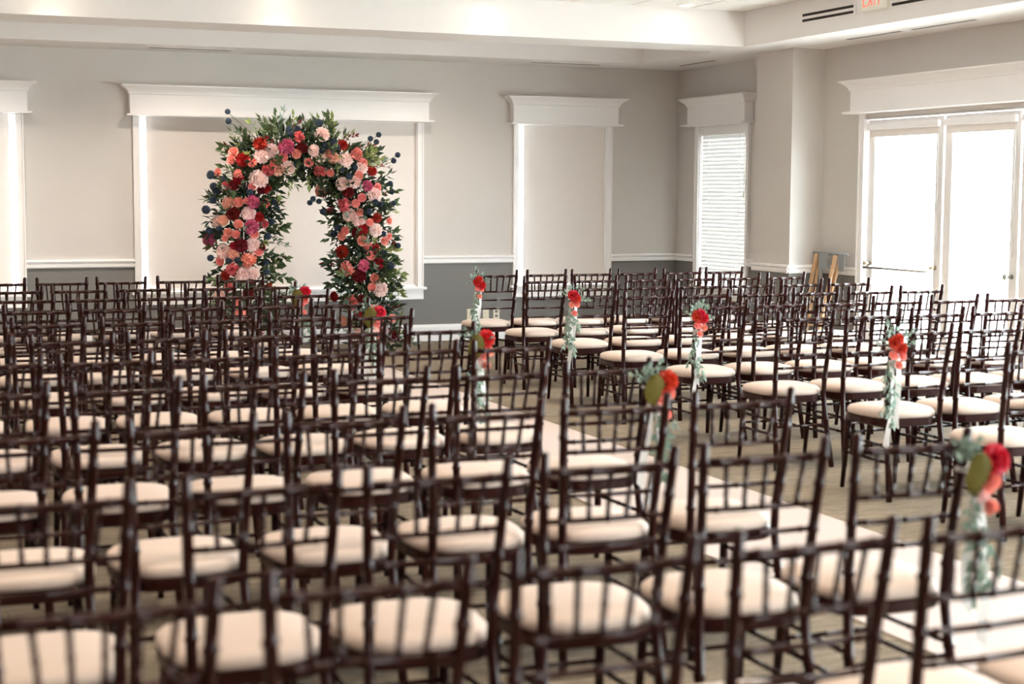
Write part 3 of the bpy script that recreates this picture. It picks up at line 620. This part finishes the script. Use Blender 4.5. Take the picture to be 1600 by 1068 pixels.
BL = '''R,-0.463,-0.235,2.052,14 B,-0.454,-0.257,1.942,9.1 B,-0.361,-0.261,1.992,9.2 M,-0.218,-0.26,2.031,14.7 K,-0.089,-0.248,2.124,10.4 D,-0.067,-0.261,2.027,11.1 C,-0.123,-0.256,1.971,7.4 C,-0.251,-0.254,1.939,7.4 C,-0.348,-0.253,1.877,6.7 K,-0.399,-0.254,1.822,12.2 P,-0.294,-0.224,1.82,8 B,-0.188,-0.209,1.843,9.2 C,-0.685,-0.135,1.966,8.5 C,-0.717,-0.162,1.892,7.3 R,-0.624,-0.218,1.898,14 C,-0.546,-0.25,1.875,7.3 C,-0.81,-0.047,1.783,6.7 O,-0.672,-0.232,1.771,9.1 T,-0.724,-0.08,2.348,5.5 T,-0.716,-0.08,2.261,6.1 T,-0.176,-0.212,2.191,6.8 T,-0.173,-0.235,2.148,6.1 T,-0.098,-0.216,2.198,6.2 T,-0.109,-0.222,1.877,6.8 T,-0.888,-0.08,1.77,7.3 B,0.144,-0.231,2.154,9.3 B,0.053,-0.259,2.004,7.4 T,0.125,-0.162,2.254,8.1 T,0.161,-0.259,2.049,6.2 T,0.126,-0.26,1.999,6.2 T,0.251,-0.25,2.078,7.4 T,0.283,-0.257,2.038,5.6 R,0.337,-0.25,2.055,11.2 C,0.205,-0.26,1.976,7.4 P,0.248,-0.257,1.939,7.4 B,0.124,-0.253,1.95,7.4 B,0.365,-0.261,1.916,9.3 O,0.463,-0.236,1.967,13.1 C,0.542,-0.23,1.885,7.5 B,0.531,-0.244,1.844,8.1 R,0.638,-0.213,1.808,11.3 C,0.01,-0.227,1.9,7.4 K,0.132,-0.198,1.825,12.4 C,0.233,-0.216,1.798,6.2 T,0.328,-0.254,1.835,6.2 T,0.456,-0.258,1.843,6.2 T,0.404,-0.257,1.762,6.2 C,0.494,-0.26,1.765,7.5 T,0.743,-0.08,2.157,5.7 T,0.719,-0.08,2.087,5.7 T,0.938,-0.08,1.964,5.7 T,0.895,-0.08,1.907,5.7 T,0.658,-0.08,2.118,5.7 R,-0.673,-0.234,1.722,11.5 D,-0.712,-0.216,1.662,10.3 K,-0.772,-0.167,1.658,7.9 B,-0.493,-0.257,1.718,12.2 C,-0.557,-0.261,1.651,6.1 R,-0.417,-0.232,1.639,10.4 D,-0.474,-0.251,1.627,8.5 T,-0.575,-0.26,1.602,6.7 T,-0.893,-0.08,1.754,7.3 T,-0.79,-0.136,1.717,6.1 T,-0.862,-0.08,1.652,7.9 T,-0.834,-0.076,1.613,8 T,-0.873,-0.08,1.527,7.9 T,-0.938,-0.08,1.43,8.5 P,-0.757,-0.197,1.488,9.1 C,-0.677,-0.241,1.505,7.9 M,-0.552,-0.261,1.505,12.8 K,-0.436,-0.234,1.494,8.6 O,-0.615,-0.257,1.517,6.7 D,-0.723,-0.225,1.397,13.4 B,-0.588,-0.26,1.397,9.1 R,-0.497,-0.25,1.366,10.4 T,-0.334,-0.16,1.505,6.2 T,-0.3,-0.103,1.449,6.2 C,-0.68,-0.245,1.298,7.3 B,-0.838,-0.108,1.316,8.6 P,-0.799,-0.171,1.334,6.7 M,-0.567,-0.26,1.274,14 K,-0.443,-0.23,1.3,8 T,-0.366,-0.176,1.321,6.8 T,-0.911,-0.08,1.229,7.3 T,-0.829,-0.128,1.251,6.7 C,-0.763,-0.2,1.215,7.3 C,-0.7,-0.236,1.204,6.7 C,-0.542,-0.259,1.204,7.3 C,-0.786,-0.18,1.163,5.5 M,-0.883,0,1.147,13.5 D,-0.659,-0.25,1.095,13.4 R,-0.721,-0.226,1.091,8.5 B,-0.55,-0.259,1.1,9.2 C,-0.503,-0.253,1.037,7.3 D,-0.479,-0.246,1.072,9.8 B,-0.801,-0.163,1.031,9.8 P,-0.727,-0.222,1.009,7.9 T,-0.901,-0.08,0.972,6.7 C,-0.821,-0.131,0.944,7.3 T,-0.76,-0.2,0.952,6.7 T,-0.692,-0.238,0.957,6.1 O,-0.593,-0.26,0.957,14.7 K,-0.729,-0.22,0.872,12.2 R,-0.789,-0.173,0.813,10.4 B,-0.65,-0.251,0.821,9.2 B,-0.556,-0.26,0.826,8.6 T,-0.422,-0.222,0.839,6.2 T,-0.428,-0.226,0.926,6.1 T,-0.411,-0.213,1.178,7.4 D,-0.566,-0.261,0.761,6.7 R,-0.392,-0.206,0.706,5.6 O,0.222,0,1.632,12.6 B,0.35,-0.231,1.687,8.7 B,0.455,-0.259,1.71,8.7 T,0.41,-0.257,1.756,6.2 M,0.577,-0.255,1.666,10.6 C,0.69,-0.213,1.654,6.9 B,0.664,-0.234,1.583,10.1 D,0.405,-0.237,1.607,11.2 C,0.528,-0.261,1.554,6.9 K,0.376,-0.209,1.485,13.1 C,0.473,-0.252,1.499,6.9 B,0.421,-0.224,1.382,8.8 C,0.513,-0.256,1.409,6.3 B,0.503,-0.251,1.335,8.8 T,0.661,-0.241,1.508,6.9 T,0.725,-0.212,1.486,5.7 T,0.595,-0.26,1.415,6.3 R,0.679,-0.245,1.357,10.7 C,0.604,-0.26,1.312,6.3 C,0.822,-0.148,1.324,6.4 K,0.298,-0.03,1.426,8.8 B,0.671,-0.249,1.235,8.8 T,0.337,-0.13,1.259,7.5 T,0.316,-0.085,1.2,7.6 C,0.392,-0.195,1.228,6.9 C,0.366,-0.167,1.175,6.9 R,0.534,-0.257,1.235,12.5 D,0.477,-0.241,1.214,8.8 T,0.75,-0.216,1.194,5.7 C,0.824,-0.153,1.172,5.7 C,0.758,-0.213,1.13,7.6 C,0.534,-0.256,1.133,8.2 T,0.078,-0.08,1.505,5.6 T,0.106,-0.08,1.552,5.6 T,0.168,-0.08,1.519,5.6 T,0.208,-0.08,1.419,6.3 T,0.876,-0.08,1.609,5.7 T,0.856,-0.08,1.688,5.7 T,0.889,-0.08,1.492,5.7 R,0.367,-0.16,1.02,13.8 C,0.587,-0.261,1.08,6.9 R,0.655,-0.255,1.059,10.7 C,0.614,-0.26,0.989,7.5 D,0.914,0,1.075,10.9 R,0.699,-0.245,0.911,12 O,0.411,-0.194,0.858,15.1 M,0.547,-0.256,0.892,11.3 D,0.51,-0.242,0.788,13.8 C,0.65,-0.26,0.768,7.6 C,0.626,-0.26,0.679,6.9 B,0.716,-0.253,0.655,10.1 R,0.343,0,0.576,10.8 K,0.463,-0.192,0.545,11.4 D,0.532,-0.235,0.567,8.2 T,0.834,-0.164,0.88,7.6 T,0.936,-0.08,1.077,5.8 T,0.747,-0.222,1.012,6.3 C,0.678,-0.257,0.266,7 C,0.75,-0.26,0.245,7 D,0.856,-0.242,0.196,9.5 P,0.429,0,0.325,7.7 K,0.453,-0.172,0.481,8.2 R,0.515,-0.211,0.413,7.6 K,-0.757,-0.2,0.7,9.8 B,-0.829,-0.096,0.609,8.6 C,-0.692,-0.233,0.566,7.3 D,-0.598,-0.259,0.639,11 T,-0.511,-0.256,0.563,6.8 O,-0.658,-0.244,0.443,12.2 R,-0.806,-0.124,0.407,9.8 C,-0.557,-0.26,0.38,7.4 B,-0.731,-0.201,0.288,8.6 M,-0.528,-0.26,0.256,11.1 C,0.646,-0.259,0.464,6.9 D,0.581,-0.233,0.318,9.5 B,0.518,-0.176,0.219,8.2 C,0.831,-0.236,0.362,7'''
for tok in BL.split():
    k, x, y, z, s = tok.split(','); x, y, z, s = float(x), float(y), float(z), float(s) / 100
    P = Vector((x, y, z)); c = min(CP, key=lambda q: (q.x - x) ** 2 + (q.z - z) ** 2); d = P - Vector((c.x, 0, c.z)); d = (d.normalized() + Vector((-.15, -.75, .05))).normalized()
    if k == 'T' and (Vector((c.x, 0, c.z)) - Vector((x, 0, z))).length > .30:
        b = MB(); b.tube([Vector((c.x, -.05, c.z)), Vector(((c.x + x) / 2, (y - .05) / 2, (c.z + z) / 2 + .02)), P], .003, 5); b.build('thistle_stem', M['stem'], arch)
    me = FM[k][r.randrange(len(FM[k]))]
    obj(me.name.split('.')[0], me, arch, mw=look(P + d * .03, d, r.uniform(0, 6), s * (1.12 if k in 'BCPS' else 1.05)))

# posies tied to the aisle chairs
mg = MB()
def big_leaf(b, L, w, n=6):
    vs = []
    for i in range(n + 1):
        t = i / n; ww = w * math.sin(PI * min(.98, .06 + .92 * t)) ** .8
        for u in (-1, 0, 1): vs.append((u * ww / 2, -.012 * (1 - abs(u)) + .03 * t * t, -L * t))
    b.add(vs, [(i * 3 + u, i * 3 + u + 1, (i + 1) * 3 + u + 1, (i + 1) * 3 + u) for i in range(n) for u in (0, 1)], 0, True)
big_leaf(mg, .135, .105); MAGN = mg.mesh('magnolia_leaf', M['magn'])
def ribbon_mesh(L, w, seed):
    r = random.Random(seed); b = MB(); n = 14; vs = []; ph = r.uniform(0, 6)
    for i in range(n + 1):
        t = i / n; a = .5 * math.sin(t * 5 + ph); x = .018 * math.sin(t * 4 + ph) * t; y = -.012 * math.sin(t * 6 + ph)
        for u in (-1, 1): vs.append((x + u * w / 2 * math.cos(a), y + u * w / 2 * math.sin(a), -L * t - (.012 * u if i == n else 0)))
    b.add(vs, [(2 * i, 2 * i + 1, 2 * i + 3, 2 * i + 2) for i in range(n)], 0, True); return b.mesh('ribbon_tail', M['ribbon'])
RIB = [ribbon_mesh(.40, .032, 1), ribbon_mesh(.46, .030, 2)]
kn = MB(); kn.tube([(.022 * math.cos(t), .022 * math.sin(t), 0) for t in [2 * PI * k / 12 for k in range(13)]], .006, 6); KNOT = kn.mesh('ribbon_band', M['ribbon'])
for (x, y, a, side, rw) in POSY:
    r = random.Random(rw * 13 + side)
    p = Matrix.Translation((x, y, 0)) @ Matrix.Rotation(a, 4, 'Z') @ Vector((side * .186, -.245, .90))
    po = empty('aisle_posy', p)
    tag(po, ('red and coral flower posy with olive leaf tied to aisle chair, %s row from arch' if side > 0 else 'red and coral flower posy with eucalyptus tied to aisle chair, %s row from arch') % ORD[rw], 'posy', 'flower posies tied along the aisle')
    s = 1 if side > 0 else -1
    obj('ribbon_band', KNOT, po, loc=(0, 0, -.09))
    for k, m in enumerate(RIB): obj('ribbon_tail', m, po, loc=((.012 - .03 * k) if side < 0 else (-.0 + .03 * k), -.03, -.10 - .05 * k), rot=(0, math.radians(r.uniform(-5, 5)), r.uniform(-.4, .4)))
    for k in range(7):
        ang = (k - 3) * .55 + r.uniform(-.15, .15)
        obj('eucalyptus_sprig', SP['e'][0], po, mw=look((.0, -.02, -.05 - .005 * k), (math.sin(ang), -.35, math.cos(ang) * .9 + .1), r.uniform(0, 6), r.uniform(.40, .55) if side < 0 else r.uniform(.34, .44)))
    for k in range(6):
        obj('eucalyptus_sprig', SP['e'][0], po, mw=look((r.uniform(-.02, .02) + s * .02, -.03, -.12 - .045 * k), (r.uniform(-.3, .3) + s * .1, -.2, -1), r.uniform(0, 6), r.uniform(.55, .78)))
    if side > 0: obj('magnolia_leaf', MAGN, po, loc=(-.008, -.075, -.03), rot=(0, math.radians(-6), .1))
    fl = [('S', .066, -.055, -.055, .062), ('S', .052, -.055, -.085, .045), ('C', .060, -.055, -.115, .048), ('C', .045, -.055, -.145, .040), ('O', .062, -.045, -.205, .046), ('B', .035, -.04, -.17, .035)] if side > 0 else \
         [('S', -.018, -.06, -.065, .056), ('S', .018, -.062, -.085, .052), ('S', -.002, -.065, -.045, .042), ('C', -.022, -.055, -.12, .042), ('C', .022, -.058, -.13, .040), ('C', .002, -.05, -.185, .040)]
    for k, fx, fy, fz, fs in fl:
        me = FM[k][0]; obj(me.name.split('.')[0], me, po, mw=look((fx + r.uniform(-.008, .008), fy, fz + r.uniform(-.01, .01)), (r.uniform(-.2, .2), -1, .35), r.uniform(0, 6), fs * 1.08))
bpy.context.view_layer.update()
